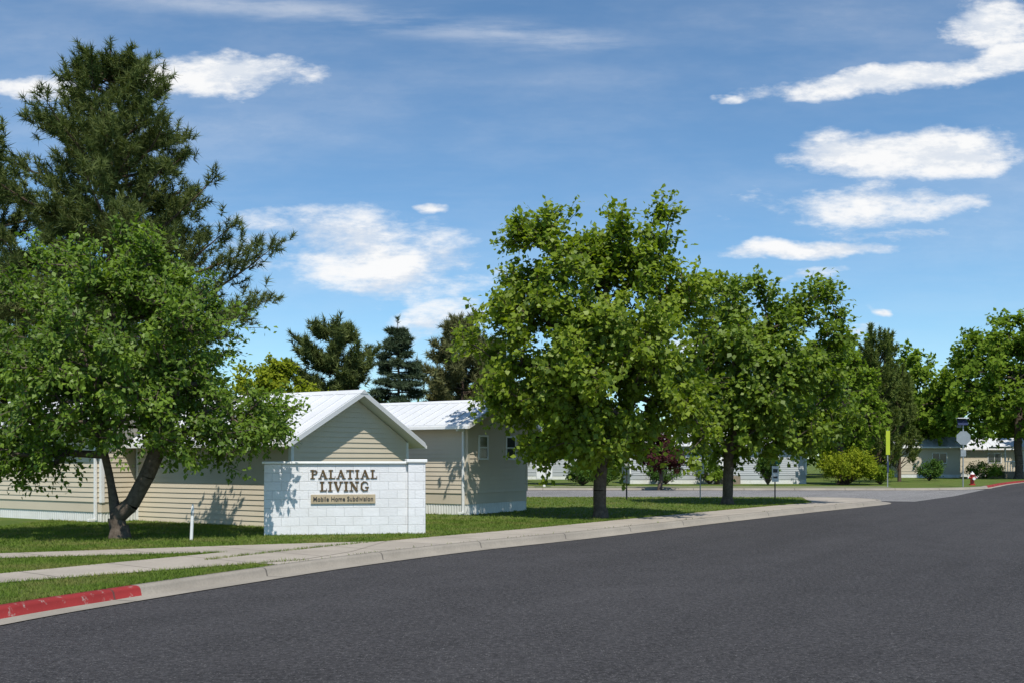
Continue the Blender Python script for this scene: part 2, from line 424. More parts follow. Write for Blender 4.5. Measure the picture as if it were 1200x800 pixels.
    sg=[(C0[i],C0[i]+tw[i]*tl[i]*.9,.010,.004) for i in range(len(C))]
    v,f=tubes(sg,3); mesh_np('twigs',v,f,bark or M['bark'],root)
    return root

broadleaf('shade_tree',(-8.5,22.2,0),
 [(.1,0,4.2,2.35,2.2,2.2),(2.0,.2,2.6,1.4,1.4,1.0),(-1.85,0,2.95,1.6,1.6,1.5),(.2,0,5.7,1.15,1.2,1.0),(-1.55,0,5.2,1.05,1.1,.95),(-2.1,0,1.95,1.35,1.3,.6),
  (2.6,.7,2.7,.9,.8,.65),(1.3,0,5.0,1.0,1.1,.9),(0,-1.4,3.3,1.7,1.2,1.4),(0,1.4,3.5,1.8,1.2,1.5),(-3.0,0,3.6,.8,.9,.9),(.8,-.5,2.3,1.5,1.3,.5)],
 [[(0,0,0),(-.08,0,.45),(-.2,.05,1.1),(-.35,.05,1.8),(-.5,0,3.0),(-.3,0,4.6)],
  [(-.02,0,.3),(.28,-.05,.75),(.62,-.1,1.35),(.95,-.1,2.2),(1.2,0,3.3)]],
 480,55000,.125,L1,.19,.44,wid=.6,gap=.28,shell=.25,zlow=1.25)
broadleaf('maple_tree',(2.6,30,0),
 [(-.35,0,5.1,2.8,2.7,2.8),(.9,0,8.0,1.25,1.3,1.4),(-1.35,0,7.6,1.25,1.3,1.2),(-2.6,0,6.35,1.2,1.3,1.0),(2.0,0,6.8,1.1,1.3,1.1),(2.15,0,4.3,1.2,1.5,1.4),
  (-2.8,0,3.7,1.1,1.2,1.1),(-.3,0,2.5,2.5,2.0,.8),(2.4,0,2.5,1.0,1.2,.8),(0,-1.8,4.4,2.0,1.2,1.8),(0,1.8,4.6,2.0,1.2,1.8),(-3.3,.2,5.0,.7,.8,.7),(.1,0,8.6,.6,.6,.5),(-1.9,0,8.2,.5,.5,.5),(1.9,0,8.5,.45,.5,.6)],
 [[(0,0,0),(-.03,0,.8),(.02,.02,1.7),(.05,0,3.2),(0,0,5.2),(.2,0,7.2)],[(.02,0,1.9),(-.7,0,3.0),(-1.6,.1,4.6)],[(.03,0,2.1),(.8,.1,3.2),(1.5,0,4.8)]],
 480,51000,.17,L2,.19,.56,wid=.85,gap=.42,shell=.2,zlow=1.6)
broadleaf('maple_tree',(8.2,39,0),
 [(.9,0,5.2,2.6,2.6,2.6),(3.1,0,7.4,1.25,1.4,1.3),(.3,0,7.4,1.5,1.5,1.2),(3.4,0,5.2,1.2,1.5,1.8),(-1.5,0,4.9,1.25,1.6,2.0),(.6,0,2.8,2.6,2.2,.9),(3.2,0,3.0,1.3,1.4,.9),
  (.8,-1.7,4.6,1.9,1.2,1.8),(.8,1.7,4.6,1.9,1.2,1.8),(4.4,0,3.6,.7,.8,.8),(3.6,0,8.3,.6,.6,.6)],
 [[(0,0,0),(.03,0,.9),(.05,0,1.9),(.5,0,3.6),(.8,0,5.4)],[(.05,0,1.8),(1.2,0,3.2),(2.3,0,5.0)],[(.05,0,1.9),(-.7,0,3.3),(-1.0,0,4.6)]],
 430,38000,.20,L3,.20,.58,wid=.8,gap=.40,shell=.2,zlow=1.6)
def auto_tree(name,x,y,H,Wd,mat,nl=14000,ls=.35,clear=2.,cl=170,cr=.8,gap=.15):
    lobes=[(0,0,(H+clear)/2,Wd*.38,Wd*.38,(H-clear)*.42)]
    for i in range(7):
        a=i*2.4+random.random(); hz=random.uniform(.25,.8); rr=Wd*.5*(1-abs(hz-.42)*.9)*.62
        lobes.append((math.cos(a)*rr,math.sin(a)*rr,clear+(H-clear)*hz,Wd*.2,Wd*.2,(H-clear)*.17))
    lobes.append((random.uniform(-.1,.1)*Wd,0,H-(H-clear)*.16,Wd*.17,Wd*.17,(H-clear)*.16))
    broadleaf(name,(x,y,0),lobes,[[(0,0,0),(.1,0,clear*.6),(0,.1,clear*1.3),(.1,0,H*.6)]],cl,nl,ls,mat,H*.02+.05,cr,wid=.75,gap=gap,shell=.3,zlow=clear*.7)
auto_tree('shade_tree',44.5,90,14.4,14.5,L4,26000,.40,2.2,330,.95,0)
auto_tree('shade_tree',56,99,14.5,13,L4,12000,.48,2.2,190,.95,0)
auto_tree('shade_tree',39.8,100,12.6,10.5,L4,16000,.44,2.0,210,.9,0)
auto_tree('shade_tree',22.5,70,10.2,6.0,L4,10000,.30,2.0,160,.6)
auto_tree('shade_tree',31.5,100,13.4,8,L4,10000,.44,2.,150,.9,0)
auto_tree('shade_tree',26.5,95,12.0,8,L4,10000,.44,2.,150,.9,0)
auto_tree('shade_tree',37,112,13.8,10,L4,10000,.52,2.,150,1.,0)
auto_tree('yellow_green_tree',-16.2,68,8.6,5.2,LY,10000,.28,1.8,140,.55)
auto_tree('yellow_green_tree',-12.6,66,6.8,4.6,LY,7000,.28,1.5,120,.55)
auto_tree('purple_leaf_plum_tree',8.8,60.9,3.4,3.0,LP,7000,.16,.9,110,.32)
auto_tree('shade_tree',2.2,70,6.5,6.5,L1,9000,.30,1.5,140,.6)
auto_tree('shade_tree',-22,60,9.0,7,L1,7000,.32,1.5,120,.6)

def needles(P,D,n,ln,wd):
    m=len(P)*n; c=np.repeat(P,n,0); d=unit(rng.normal(size=(m,3))*.75+np.repeat(D,n,0)*.8)
    c=c+np.repeat(D,n,0)*rng.uniform(-.5,.5,(m,1))*ln*1.2
    s=unit(np.cross(d,rng.normal(size=(m,3))))*wd/2; L=(ln*rng.uniform(.7,1.2,m))[:,None]
    v=np.stack([c-s,c+s,c+d*L],1).reshape(-1,3); return v,np.arange(m*3).reshape(-1,3)
def conifer(name,loc,H,prof,nbr,tw_n,nn,ln,wd,mat,trunk_r,rise=.35,droop=0.,zmin=2.5,tuft_gap=0.,lean=(0,0),jit=.35,lush=0.):
    root=empty(name,loc); pz=[p[0] for p in prof]; prr=[p[1] for p in prof]
    segs=[];T=[];D=[]
    K=14; tr=[np.array([lean[0]*(k/K)**2+math.sin(k*.9)*.05,lean[1]*(k/K)**2,H*.985*k/K]) for k in range(K+1)]
    for k in range(K): segs.append((tr[k],tr[k+1],trunk_r*(1-k/K)+.02,trunk_r*(1-(k+1)/K)+.02))
    def ta(z):
        k=min(K-1,max(0,z/(H*.985)*K)); i=int(k); return tr[i]+(tr[i+1]-tr[i])*(k-i)
    for b in range(nbr):
        t=(b+.5)/nbr; z=zmin+(H-zmin)*(t**.9); z=min(z+rng.uniform(-.4,.4),H*.99)
        az=b*2.39996+rng.uniform(-.5,.5); R=np.interp(z,pz,prr)*rng.uniform(1-jit,1+jit*.45)
        o=np.array([math.cos(az),math.sin(az),0]); lat=np.array([-o[1],o[0],0])
        up=rise*R*rng.uniform(.3,1.6)*(.6+.9*t); z0=max(.8,z-up*.7); p0=ta(z0)
        def bp(s): return p0+o*R*s+np.array([0,0,up*(s**1.6)-droop*R*s*s])+lat*math.sin(s*3+b)*.10*R
        ns=6; r0=.018+.018*R
        for k in range(ns): segs.append((bp(k/ns),bp((k+1)/ns),r0*(1-k/ns)+.008,r0*(1-(k+1)/ns)+.008))
        cnt=max(4,int(tw_n*(.35+R/max(prr))))
        for k in range(cnt):
            s=.28+.72*(k+1)/cnt; q=bp(s); side=1 if k%2 else -1
            tl=(.12+.30*R*(1.12-s))*rng.uniform(.5,1.15)
            vert=rng.uniform(-.25,1.1+lush)*(1 if droop==0 else .15)
            dv=unit(o*.6+lat*side*rng.uniform(.1,1.)+np.array([0,0,vert]))
            e=q+dv*tl; segs.append((q,e,.012,.006))
            for u in ((.45,1.) if tl>.4 else (1.,)):
                if rng.uniform()<tuft_gap: continue
                T.append(q+dv*tl*u); D.append(unit(dv+np.array([0,0,.5*(droop==0)])))
                if lush and rng.uniform()<.6:
                    T.append(q+dv*tl*u+rng.normal(size=3)*.22+np.array([0,0,.12])); D.append(unit(dv+np.array([0,0,.8])))
        T.append(bp(1.)); D.append(unit(o+np.array([0,0,.6-droop])))
    T.append(tr[-1]); D.append(np.array([0,0,1.]))
    v,f=tubes(segs,6); mesh_np('trunk_and_branches',v,f,M['pbark'],root,smooth=True)
    T=np.array(T);D=np.array(D); v,f=needles(T,D,nn,ln,wd)
    var=np.clip(np.repeat(rng.uniform(0,1,len(T)),nn)*.6+rng.uniform(0,.4,len(T)*nn),0,1)
    mesh_np('needles',v,f,mat,root,var=var); return root
conifer('pine_tree',(-14.5,37,0),17.0,[(3,5.2),(6,5.5),(9,4.8),(11.5,3.6),(13.2,2.8),(14.2,2.0),(15.6,1.3),(17.0,.45)],125,19,40,.30,.034,LN,.27,.42,zmin=3.6,jit=.5,lush=.4)
conifer('pine_tree',(-21.3,40,0),15.3,[(3,4.8),(8,4.6),(12,3.1),(14,1.8),(15.3,.4)],80,15,34,.34,.042,LN,.25,.45,zmin=3.,jit=.5,lush=.4)
conifer('pine_tree',(-12.3,72,0),11.4,[(2,3.2),(6,3.2),(9,2.6),(11.4,1.2)],60,12,32,.46,.075,LN,.2,.5,zmin=2.,jit=.5,lush=.3)
conifer('blue_spruce_tree',(-7.9,71,0),11.5,[(1,2.9),(5,2.3),(8,1.4),(11.5,.15)],120,14,34,.38,.07,LS,.18,.1,.10,zmin=1.2,jit=.35)
conifer('pine_tree',(-3.6,74,0),12.0,[(2,2.9),(6,3.0),(9,2.4),(12,.8)],70,12,32,.46,.075,LO,.2,.4,zmin=2.,jit=.5,lush=.3)
conifer('pine_tree',(-1.2,78,0),10.8,[(1,2.6),(5,2.6),(8,1.8),(10.8,.35)],70,12,30,.46,.075,LO,.18,.4,0.,zmin=1.2,jit=.4,lush=.3)
def juniper(name,loc,H,R,mat,n=120):
    root=empty(name,loc); segs=[((0,0,-.1),(0,0,H*.8),.16,.03)];T=[];D=[]
    for i in range(n):
        z=rng.uniform(.08,.78)*H; a=rng.uniform(0,6.28); o=np.array([math.cos(a),math.sin(a),0])
        l=rng.uniform(.10,.22)*H; rr=R*(1-(z/H)**2*.75)*rng.uniform(.7,1.25); p0=np.array([0,0,z]); p1=p0+o*rr*rng.uniform(.6,1)+np.array([0,0,l])
        pm=p0+(p1-p0)*.5+o*rr*.2
        segs+= [(p0,pm,.04,.025),(pm,p1,.025,.01)]
        for k in range(9):
            s=k/8; q=(pm+(p1-pm)*s) ; T.append(q+rng.normal(size=3)*.16*(1.1-s)); D.append(unit(np.array([o[0]*.35,o[1]*.35,1.])))
    T.append(np.array([0,0,H*.8])); D.append(np.array([0,0,1.]))
    v,f=tubes(segs,5); mesh_np('stems',v,f,M['pbark'],root)
    T=np.array(T);D=np.array(D); v,f=needles(T,D,22,.34,.08)
    mesh_np('foliage',v,f,mat,root,var=np.clip(np.repeat(rng.uniform(0,1,len(T)),22)*.6+rng.uniform(0,.4,len(T)*22),0,1))
juniper('juniper_tree',(27.2,76,0),11.8,1.9,LJ)
juniper('juniper_tree',(29.9,79,0),9.2,1.6,LJ,80)

def shrub(name,loc,w,h,mat,n=5000,ls=.09,pointy=False):
    root=empty(name,loc)
    c=max(30,n//70); d=unit(rng.normal(size=(c,3))); d[:,2]=np.abs(d[:,2])*rng.choice([1,1,-.4],c)
    r=rng.uniform(.65,1.1,c)[:,None]; P=d*r*np.array([w/2,w/2,h/2])+np.array([0,0,h/2])
    if pointy: k=1.15-(P[:,2]/h)*.75; P[:,0]*=k;P[:,1]*=k
    per=n//c; pos=np.repeat(P,per,0)+rng.normal(size=(c*per,3))*w*.06; pos[:,2]=np.maximum(pos[:,2],.03)
    dd=unit(rng.normal(size=pos.shape)+unit(pos-np.array([0,0,h*.4]))); nr=unit(rng.normal(size=pos.shape)*.6+np.array([0,0,1.])+np.repeat(d,per,0))
    L=ls*rng.uniform(.6,1.3,len(pos)); v,f=leaves_quads(pos,dd,nr,L,L*.6)
    mesh_np('leaves',v,f,mat,root,var=np.clip(np.repeat(rng.uniform(0,1,c),per)*.5+rng.uniform(0,.5,len(pos)),0,1))
    sg=[(np.array([0,0,0.]),p*.85,.02,.006) for p in P]; v,f=tubes(sg,4); mesh_np('stems',v,f,M['bark'],root)
shrub('shrub',(17.0,68,0),1.7,2.4,LB,7000,.13,True)
shrub('shrub',(22.6,69,0),3.4,2.3,LY,8000,.17)
shrub('shrub',(4.6,67,0),2.0,1.4,LB,4000,.13)
shrub('shrub',(6.1,67.5,0),1.6,1.1,LB,3000,.13)
shrub('shrub',(10.6,70.5,0),2.4,1.4,LB,3500,.14)
shrub('shrub',(13.6,70.6,0),2.0,1.6,L4,3500,.14)
shrub('shrub',(25.2,70,0),1.6,1.2,L4,3000,.13)
shrub('shrub',(33.4,82,0),2.2,1.5,LB,3000,.15)
shrub('shrub',(42.5,92,0),3,1.3,L1,3000,.17)

def belt():
    V=[];F=[];A=[];off=0
    for i in range(64):
        x=-125+i*4.4+random.uniform(-1.5,1.5); y=random.uniform(112,150)
        H=random.uniform(6.5,9.5)+ (2.5 if x>30 else 0); w=random.uniform(6,10)
        d=unit(rng.normal(size=(60,3))); P=d*rng.uniform(.5,1,(60,1))*np.array([w/2,w/2,H*.46])+np.array([x,y,H*.5])
        pos=np.repeat(P,20,0)+rng.normal(size=(1200,3))*.75; pos[:,2]=np.clip(pos[:,2],.2,None)
        dd=unit(rng.normal(size=pos.shape)); nr=unit(rng.normal(size=pos.shape)*.6+np.array([0,-.2,1.]))
        L=rng.uniform(.5,1.,1200); v,f=leaves_quads(pos,dd,nr,L,L*.8)
        V.append(v);F.append(f+off);off+=len(v);A.append(np.clip(np.repeat(rng.uniform(0,1,60),20)*.6+rng.uniform(0,.4,1200)+random.uniform(-.25,.15),0,1))
    mesh_np('background_trees',np.vstack(V),np.vstack(F),L4,var=np.concatenate(A))
belt()

# ---------------------------------------------------------------- buildings
def house(name,loc,rz,W,L,eave,ridge,sid,base=.0,skirt=.62,ov=.35,ove=.4,wins_end=(),wins_side=(),door=None,board=.135,spouts=(),rib=.42,thick=.13):
    root=empty(name,loc,rz)
    sl=(ridge-eave)/(W/2)
    def panel(pb,org,xd,nr,lo,hi,z0,z1):
        org=Vector(org);xd=Vector(xd);nr=Vector(nr); z=z0
        while z<z1-.01:
            zt=min(z+board,z1)
            a0,a1=lo(z),hi(z); b0,b1=lo(zt),hi(zt)
            if a1-a0<.03: break
            p=lambda s,zz,o: org+xd*s+Vector((0,0,zz))+nr*o
            pb.quad(p(a0,z,.022),p(a1,z,.022),p(max(b1,b0+.001),zt,.004),p(b0,zt,.004))
            pb.quad(p(a0,z,.004),p(a1,z,.004),p(a1,z,.022),p(a0,z,.022))
            z=zt
    pb=PB(); zs=skirt
    gl=lambda z: 0 if z<eave else (z-eave)/sl
    gh=lambda z: W if z<eave else W-(z-eave)/sl
    panel(pb,(0,0,0),(1,0,0),(0,-1,0),gl,gh,zs,ridge-.02)
    panel(pb,(W,L,0),(-1,0,0),(0,1,0),gl,gh,zs,ridge-.02)
    c0=lambda z:0; cL=lambda z:L
    panel(pb,(0,L,0),(0,-1,0),(-1,0,0),c0,cL,zs,eave)
    panel(pb,(W,0,0),(0,1,0),(1,0,0),c0,cL,zs,eave)
    pb.make('walls',sid,root)
    pb=PB(); pb.prism([(.003,zs*.5),(W-.003,zs*.5),(W-.003,eave),(W/2,ridge-.01),(.003,eave)],.003,L-.003); pb.make('inner_wall',sid,root)
    pb=PB()
    if skirt>.05:
        def ribs(o,d,nr,ln):
            o=Vector(o);d=Vector(d);nr=Vector(nr); s=0; st=.10
            while s<ln-.01:
                e=min(s+st,ln); m=(s+e)/2
                for a,b,x,y in ((s,m,-.02,-.035),(m,e,-.035,-.02)):
                    p=lambda q,zz,of:o+d*q+Vector((0,0,zz))+nr*of
                    pb.quad(p(a,-.02,x),p(b,-.02,y),p(b,skirt,y),p(a,skirt,x))
                s=e
        ribs((0,0,0),(1,0,0),(0,-1,0),W); ribs((W,L,0),(-1,0,0),(0,1,0),W); ribs((0,L,0),(0,-1,0),(-1,0,0),L); ribs((W,0,0),(0,1,0),(1,0,0),L)
        pb.make('skirting',M['skirt'],root)
    pb=PB(); t=.07
    for x,y in ((0,0),(W,0),(0,L),(W,L)):
        sx=-1 if x==0 else 1; sy=-1 if y==0 else 1
        xa,xb=sorted((x+sx*.026,x-sx*t)); ya,yb=sorted((y+sy*.026,y-sy*t)); pb.box((xa,ya,skirt-.01),(xb,yb,eave-.01))
    pb.make('corner_trim',M['trim'] if sid!=M['siding2'] else sid,root)
    pb=PB(); ze=eave-sl*ove; xe=-ove
    k=.02
    pb.prism([(xe,ze+k),(W/2,ridge+k),(W/2,ridge+k+thick),(xe,ze+k+thick)],-ov,L+ov)
    pb.prism([(W/2+.0005,ridge+k),(W-xe,ze+k),(W-xe,ze+k+thick),(W/2+.0005,ridge+k+thick)],-ov,L+ov)
    y=-ov+.02
    while y<L+ov-.05:
        for sgn in (0,1):
            x0,x1=(xe,W/2-.03) if sgn==0 else (W-xe,W/2+.03)
            z0=ze+k+thick; z1=ridge+k+thick-.03*sl
            a=[(x0,y,z0-.004),(x0,y+.035,z0-.004),(x1,y+.035,z1-.004),(x1,y,z1-.004)]; b=[(q[0],q[1],q[2]+.034) for q in a]
            pb.quad(*b) if sgn==1 else pb.quad(*b[::-1])
            pb.quad(a[0],a[3],b[3],b[0]); pb.quad(a[1],b[1],b[2],a[2]); pb.quad(a[0],b[0],b[1],a[1])
        y+=rib
    pb.prism([(W/2-.16,ridge+k+thick-.16*sl+.01),(W/2+.16,ridge+k+thick-.16*sl+.01),(W/2,ridge+k+thick+.04)],-ov-.01,L+ov+.01)
    pb.make('roof',M['roof'],root)
    pb=PB()
    for x in (xe-.09,W-xe+.002): pb.box((x,-ov+.02,ze+.0),(x+.088,L+ov-.02,ze+.1))
    pb.make('gutter',M['trim'],root,.01)
    pb=PB()
    for (sx,sy) in spouts:
        pb.box((-.10,sy-.035,.05),(-.03,sy+.035,ze+.02)); pb.box((-ove-.02,sy-.03,ze-.06),(-.03,sy+.03,ze+.0))
        pb.box((-.30,sy-.034,.03),(-.101,sy+.034,.1))
    if spouts: pb.make('downspout',M['trim'],root,.008)
    fr=PB(); gl_=PB()
    for x,z,w,h in wins_end:
        fr.box((x-.06,-.055,z-.06),(x+w+.06,-.012,z-.002)); fr.box((x-.06,-.055,z+h+.002),(x+w+.06,-.012,z+h+.06)); fr.box((x-.06,-.05,z),(x-.002,-.012,z+h)); fr.box((x+w+.002,-.05,z),(x+w+.06,-.012,z+h)); fr.box((x,-.045,z+h/2-.02),(x+w,-.034,z+h/2+.02))
        gl_.box((x,-.032,z),(x+w,-.012,z+h))
    for y,z,w,h in wins_side:
        fr.box((-.055,y-.06,z-.06),(-.012,y+w+.06,z-.002)); fr.box((-.055,y-.06,z+h+.002),(-.012,y+w+.06,z+h+.06)); fr.box((-.05,y-.06,z),(-.012,y-.002,z+h)); fr.box((-.05,y+w+.002,z),(-.012,y+w+.06,z+h)); fr.box((-.045,y+w/2-.02,z),(-.034,y+w/2+.02,z+h))
        gl_.box((-.032,y,z),(-.012,y+w,z+h))
    if wins_end or wins_side: fr.make('window_frames',M['trim'],root); gl_.make('window_glass',M['glass'],root)
    if door:
        y,w=door; d=PB(); d.box((-.05,y,skirt),(-.012,y+w,skirt+2.)); d.box((-.07,y-.07,skirt),(-.014,y-.003,skirt+2.07)); d.box((-.07,y+w+.003,skirt),(-.014,y+w+.07,skirt+2.07)); d.make('door',M['trim'],root)
        s=PB(); s.box((-1.2,y-.3,0),(-.08,y+w+.3,skirt-.05)); s.box((-1.5,y,0),(-1.205,y+w,skirt*.5)); s.make('steps',M['wood'],root)
    return root
TH=math.atan2(.85,.53)
house('mobile_home',(-11.1,27.7,0),TH,4.3,10,2.75,3.6,M['siding'],wins_side=((7.,1.35,1.1,.95),),spouts=((0,.18),),skirt=.55)
house('garage',(-5.5,25.5,0),TH,4.7,5.85,2.2,3.38,M['siding'],skirt=0.,ov=.38,ove=.38,spouts=())
house('mobile_home',(-1.36,31.4,0),TH,3.5,11,2.78,3.46,M['siding2'],wins_end=((.62,1.75,.42,.66),(2.2,1.75,.5,.66)),spouts=((0,.12),),skirt=.66)
house('mobile_home',(20.7,72,0),math.radians(90),5,12.4,2.75,3.5,M['siding3'],wins_side=((2.,1.4,1.4,.9),(8.5,1.4,1.2,.9)),door=(5.2,.9),rib=.6)
house('mobile_home',(5.6,88,0),math.radians(90),5,15,2.6,3.3,M['siding3'],wins_side=((2.,1.4,1.4,.9),(7.,1.4,1.4,.9)),rib=.6)
house('mobile_home',(42.0,96,0),math.radians(78),5,5.4,2.9,3.7,M['siding2'],wins_side=((1.2,1.4,1.2,.9),),rib=.6)
house('mobile_home',(56.5,101,0),math.radians(85),5,12,2.8,3.7,M['siding'],wins_side=((2.2,1.4,1.2,.9),(8.,1.4,1.2,.9)),door=(5.5,.9),rib=.6)
pr=empty('porch',(45.,93.5,0),.0)
pb=PB(); pb.box((0,0,0),(5.5,2.2,.6)); pb.box((-.8,.4,0),(-.002,1.6,.3)); pb.make('deck',M['wood'],pr)
pb=PB()
for i in range(24): x=.05+i*.235; pb.box((x-.025,.02,.6),(x+.025,.07,1.5))
pb.box((0,.01,1.5),(5.5,.09,1.58))
for x in (.05,2.7,5.4): pb.box((x-.06,.0,1.58),(x+.06,.1,2.75))
pb.make('railing',M['trim'],pr)
pb=PB(); pb.box((-.3,-.3,2.75),(5.8,2.5,2.9)); pb.make('porch_roof',M['roof'],pr)

# ---------------------------------------------------------------- entrance sign wall
dx,dy=3.57,.72; wr=math.atan2(dy,dx); WL=math.hypot(dx,dy)
sg=empty('entrance_sign_wall',(-5.57,22.9,0),wr)
pb=PB(); pb.box((.02,.05,-.1),(WL-.40,.25,1.60)); pb.make('block_wall',M['block'],sg,.012,uvbox=True)
pb=PB(); pb.box((WL-.40+.002,-.05,-.1),(WL+.0,.35,1.63)); pb.make('pier',M['block'],sg,.015,uvbox=True)
pb=PB(); pb.box((-.03,.0,1.603),(WL-.40,.30,1.66)); pb.make('wall_cap',M['trim'],sg,.015)
pb=PB(); pb.box((WL-.44,-.09,1.633),(WL+.04,.39,1.71)); pb.make('pier_cap',M['trim'],sg,.015)
TK,TN,SF=.23,.12,.09
GL={
'P':(.62,[(.2,0,.2,1,TK),(.02,.035,.38,.035,SF),(.02,.965,.3,.965,SF),(.2,.95,.48,.93,TN),(.48,.93,.58,.75,.14),(.58,.75,.48,.55,.14),(.48,.55,.2,.52,TN)]),
'A':(.78,[(.12,.02,.38,.98,TN),(.38,.98,.66,.02,TK),(.22,.34,.55,.34,.08),(.0,.035,.26,.035,SF),(.5,.035,.8,.035,SF)]),
'L':(.60,[(.2,0,.2,1,TK),(.02,.965,.38,.965,SF),(.02,.045,.56,.045,.09),(.56,.03,.58,.26,.07)]),
'T':(.66,[(.33,0,.33,1,TK),(.15,.035,.51,.035,SF),(.02,.95,.64,.95,.10),(.03,.74,.03,.98,.07),(.63,.74,.63,.98,.07)]),
'I':(.40,[(.2,0,.2,1,TK),(.02,.035,.38,.035,SF),(.02,.965,.38,.965,SF)]),
'V':(.76,[(.12,.98,.38,.02,TK),(.38,.02,.64,.98,TN),(.0,.965,.28,.965,SF),(.5,.965,.78,.965,SF)]),
'N':(.80,[(.16,0,.16,1,TN),(.14,.98,.64,.02,TK),(.64,0,.64,1,TN),(.0,.035,.30,.035,SF),(.0,.965,.22,.965,SF),(.5,.965,.8,.965,SF)]),
'G':(.76,[(.68,.72,.60,.92,.09),(.60,.92,.36,.99,.09),(.36,.99,.15,.78,.17),(.15,.78,.12,.3,.19),(.12,.3,.34,.03,.17),(.34,.03,.62,.08,.10),(.62,.05,.62,.42,.16),(.46,.42,.76,.42,SF)])}
def letters(name,body,x0,z0,width,h,parent,mat):
    tot=sum(GL[c][0]+.10 for c in body)-.10; sx=width/tot; pb=PB(); x=x0; q=0
    for ch in body:
        for (a,b,c,d,t) in GL[ch][1]:
            A=Vector((x+a*sx,z0+b*h)); B=Vector((x+c*sx,z0+d*h)); dr=(B-A); 
            if dr.length<1e-5: continue
            dn=dr.normalized(); nn=Vector((-dn.y,dn.x))*t*h*.5; q+=1; e=(q%7)*.0006
            A=A-dn*.006;B=B+dn*.006
            pb.prism([(A-nn)[:],(B-nn)[:],(B+nn)[:],(A+nn)[:]],.030-e,.048+e*.2)
        x+=(GL[ch][0]+.10)*sx
    return pb.make(name,mat,parent)
letters('lettering_palatial','PALATIAL',1.04,1.270,1.50,.195,sg,M['letters'])
letters('lettering_living','LIVING',1.25,.985,1.10,.215,sg,M['letters'])
def text(name,body,cx,cz,width,size,mat,ext,parent,y=0.,off=.0):
    c=bpy.data.curves.new(name,'FONT'); c.body=body; c.size=size; c.extrude=ext; c.align_x='CENTER'; c.align_y='CENTER'; c.offset=off; c.space_character=1.08
    o=bpy.data.objects.new(name,c); col.objects.link(o); bpy.context.view_layer.update()
    sc=width/max(.01,o.dimensions.x); me=bpy.data.meshes.new_from_object(o.evaluated_get(bpy.context.evaluated_depsgraph_get()))
    bpy.data.objects.remove(o); me.materials.clear(); me.materials.append(mat)
    ob=bpy.data.objects.new(name,me); link(ob,parent); ob.location=(cx,y,cz); ob.rotation_euler=(math.pi/2,0,0); ob.scale=(sc,1,1); return ob
pb=PB(); pb.box((1.05,.015,.70),(2.50,.046,.91)); pb.make('name_panel',M['panel'],sg,.008)
text('lettering_subdivision','Mobile Home Subdivision',1.775,.805,1.34,.145,M['dark'],.004,sg,.008,.002)

# ---------------------------------------------------------------- street furniture
e=empty('marker_post',(-6.8,21.7,0),.3); pb=PB(); pb.cyl((0,0,-.1),(.03,0,.66),.035,.032,12); pb.cyl((.03,0,.66),(.035,0,.76),.032,.012,12); pb.make('post',M['white'],e,smooth=False)
pb=PB(); pb.cyl((.026,0,.52),(.028,0,.58),.036,.036,12); pb.make('band',M['metal'],e)
def octagon(pb,c,r,t):
    pb.prism([(c[0]+r*math.cos(math.pi/8+i*math.pi/4),c[2]+r*math.sin(math.pi/8+i*math.pi/4)) for i in range(8)],c[1]-t,c[1]+t)
e=empty('stop_sign',(28.1,63.8,0),-.1)
pb=PB(); pb.cyl((0,0,-.1),(0,0,4.05),.04,.04,10); pb.box((-.03,-.06,2.5),(.03,-.04,3.6)); pb.make('post',M['metal'],e)
pb=PB(); octagon(pb,(0,-.08,3.05),.45,.012); pb.make('octagon_plate',M['metal'],e)
pb=PB(); octagon(pb,(0,-.055,3.05),.44,.008); pb.make('octagon_rim',M['white'],e)
pb=PB(); pb.quad((-.35,-.2,3.85),(.25,-.2,3.85),(.25,.15,4.25),(-.35,.15,4.25)); pb.box((-.35,-.02,3.7),(-.1,.1,3.9)); pb.make('solar_panel',M['solar'],e)
pb=PB(); pb.box((-.38,-.24,4.26),(.28,.2,4.30)); pb.make('solar_frame',M['white'],e)
pb=PB(); pb.box((-.16,-.07,1.9),(.16,-.05,2.3)); pb.make('lower_plate',M['metal'],e)
e=empty('fire_hydrant',(30.7,68.3,0))
pb=PB(); pb.cyl((0,0,0),(0,0,.08),.2,.2,16); pb.cyl((0,0,.08),(0,0,.68),.13,.125,16); pb.cyl((0,0,.66),(0,0,.72),.17,.17,16)
pb.cyl((-.26,0,.5),(.26,0,.5),.06,.06,12); pb.cyl((0,-.25,.44),(0,0,.44),.085,.085,12)
pb.make('barrel',M['hred'],e,smooth=False)
pb=PB(); pb.cyl((0,0,.72),(0,0,.84),.15,.08,16); pb.cyl((0,0,.84),(0,0,.92),.035,.035,6); pb.cyl((-.31,0,.5),(-.262,0,.5),.075,.075,8); pb.cyl((.262,0,.5),(.31,0,.5),.075,.075,8); pb.cyl((0,-.29,.44),(0,-.252,.44),.1,.1,8); pb.make('bonnet_and_caps',M['white'],e)
e=empty('street_name_sign',(11.3,44,0),.1)
pb=PB(); pb.cyl((0,0,-.1),(0,0,1.62),.03,.03,8); pb.make('post',M['dark'],e)
pb=PB(); pb.box((-.15,-.045,.75),(.15,-.033,1.42)); pb.make('notice_plate',M['white'],e,.004)
pb=PB(); pb.box((-.26,-.02,1.5),(.26,.02,1.64)); pb.make('name_plate',M['green'],e,.004)
pb=PB(); pb.box((-.1,-.05,1.15),(.1,-.047,1.3)); pb.box((-.1,-.05,.9),(.1,-.047,.98)); pb.make('plate_text',M['dark'],e)
e=empty('notice_sign',(8.05,43.8,0),0)
pb=PB(); pb.cyl((0,0,-.1),(0,0,1.5),.025,.025,8); pb.make('post',M['metal'],e)
pb=PB(); pb.box((-.16,-.04,1.1),(.16,-.028,1.55)); pb.make('plate',M['white'],e,.004)
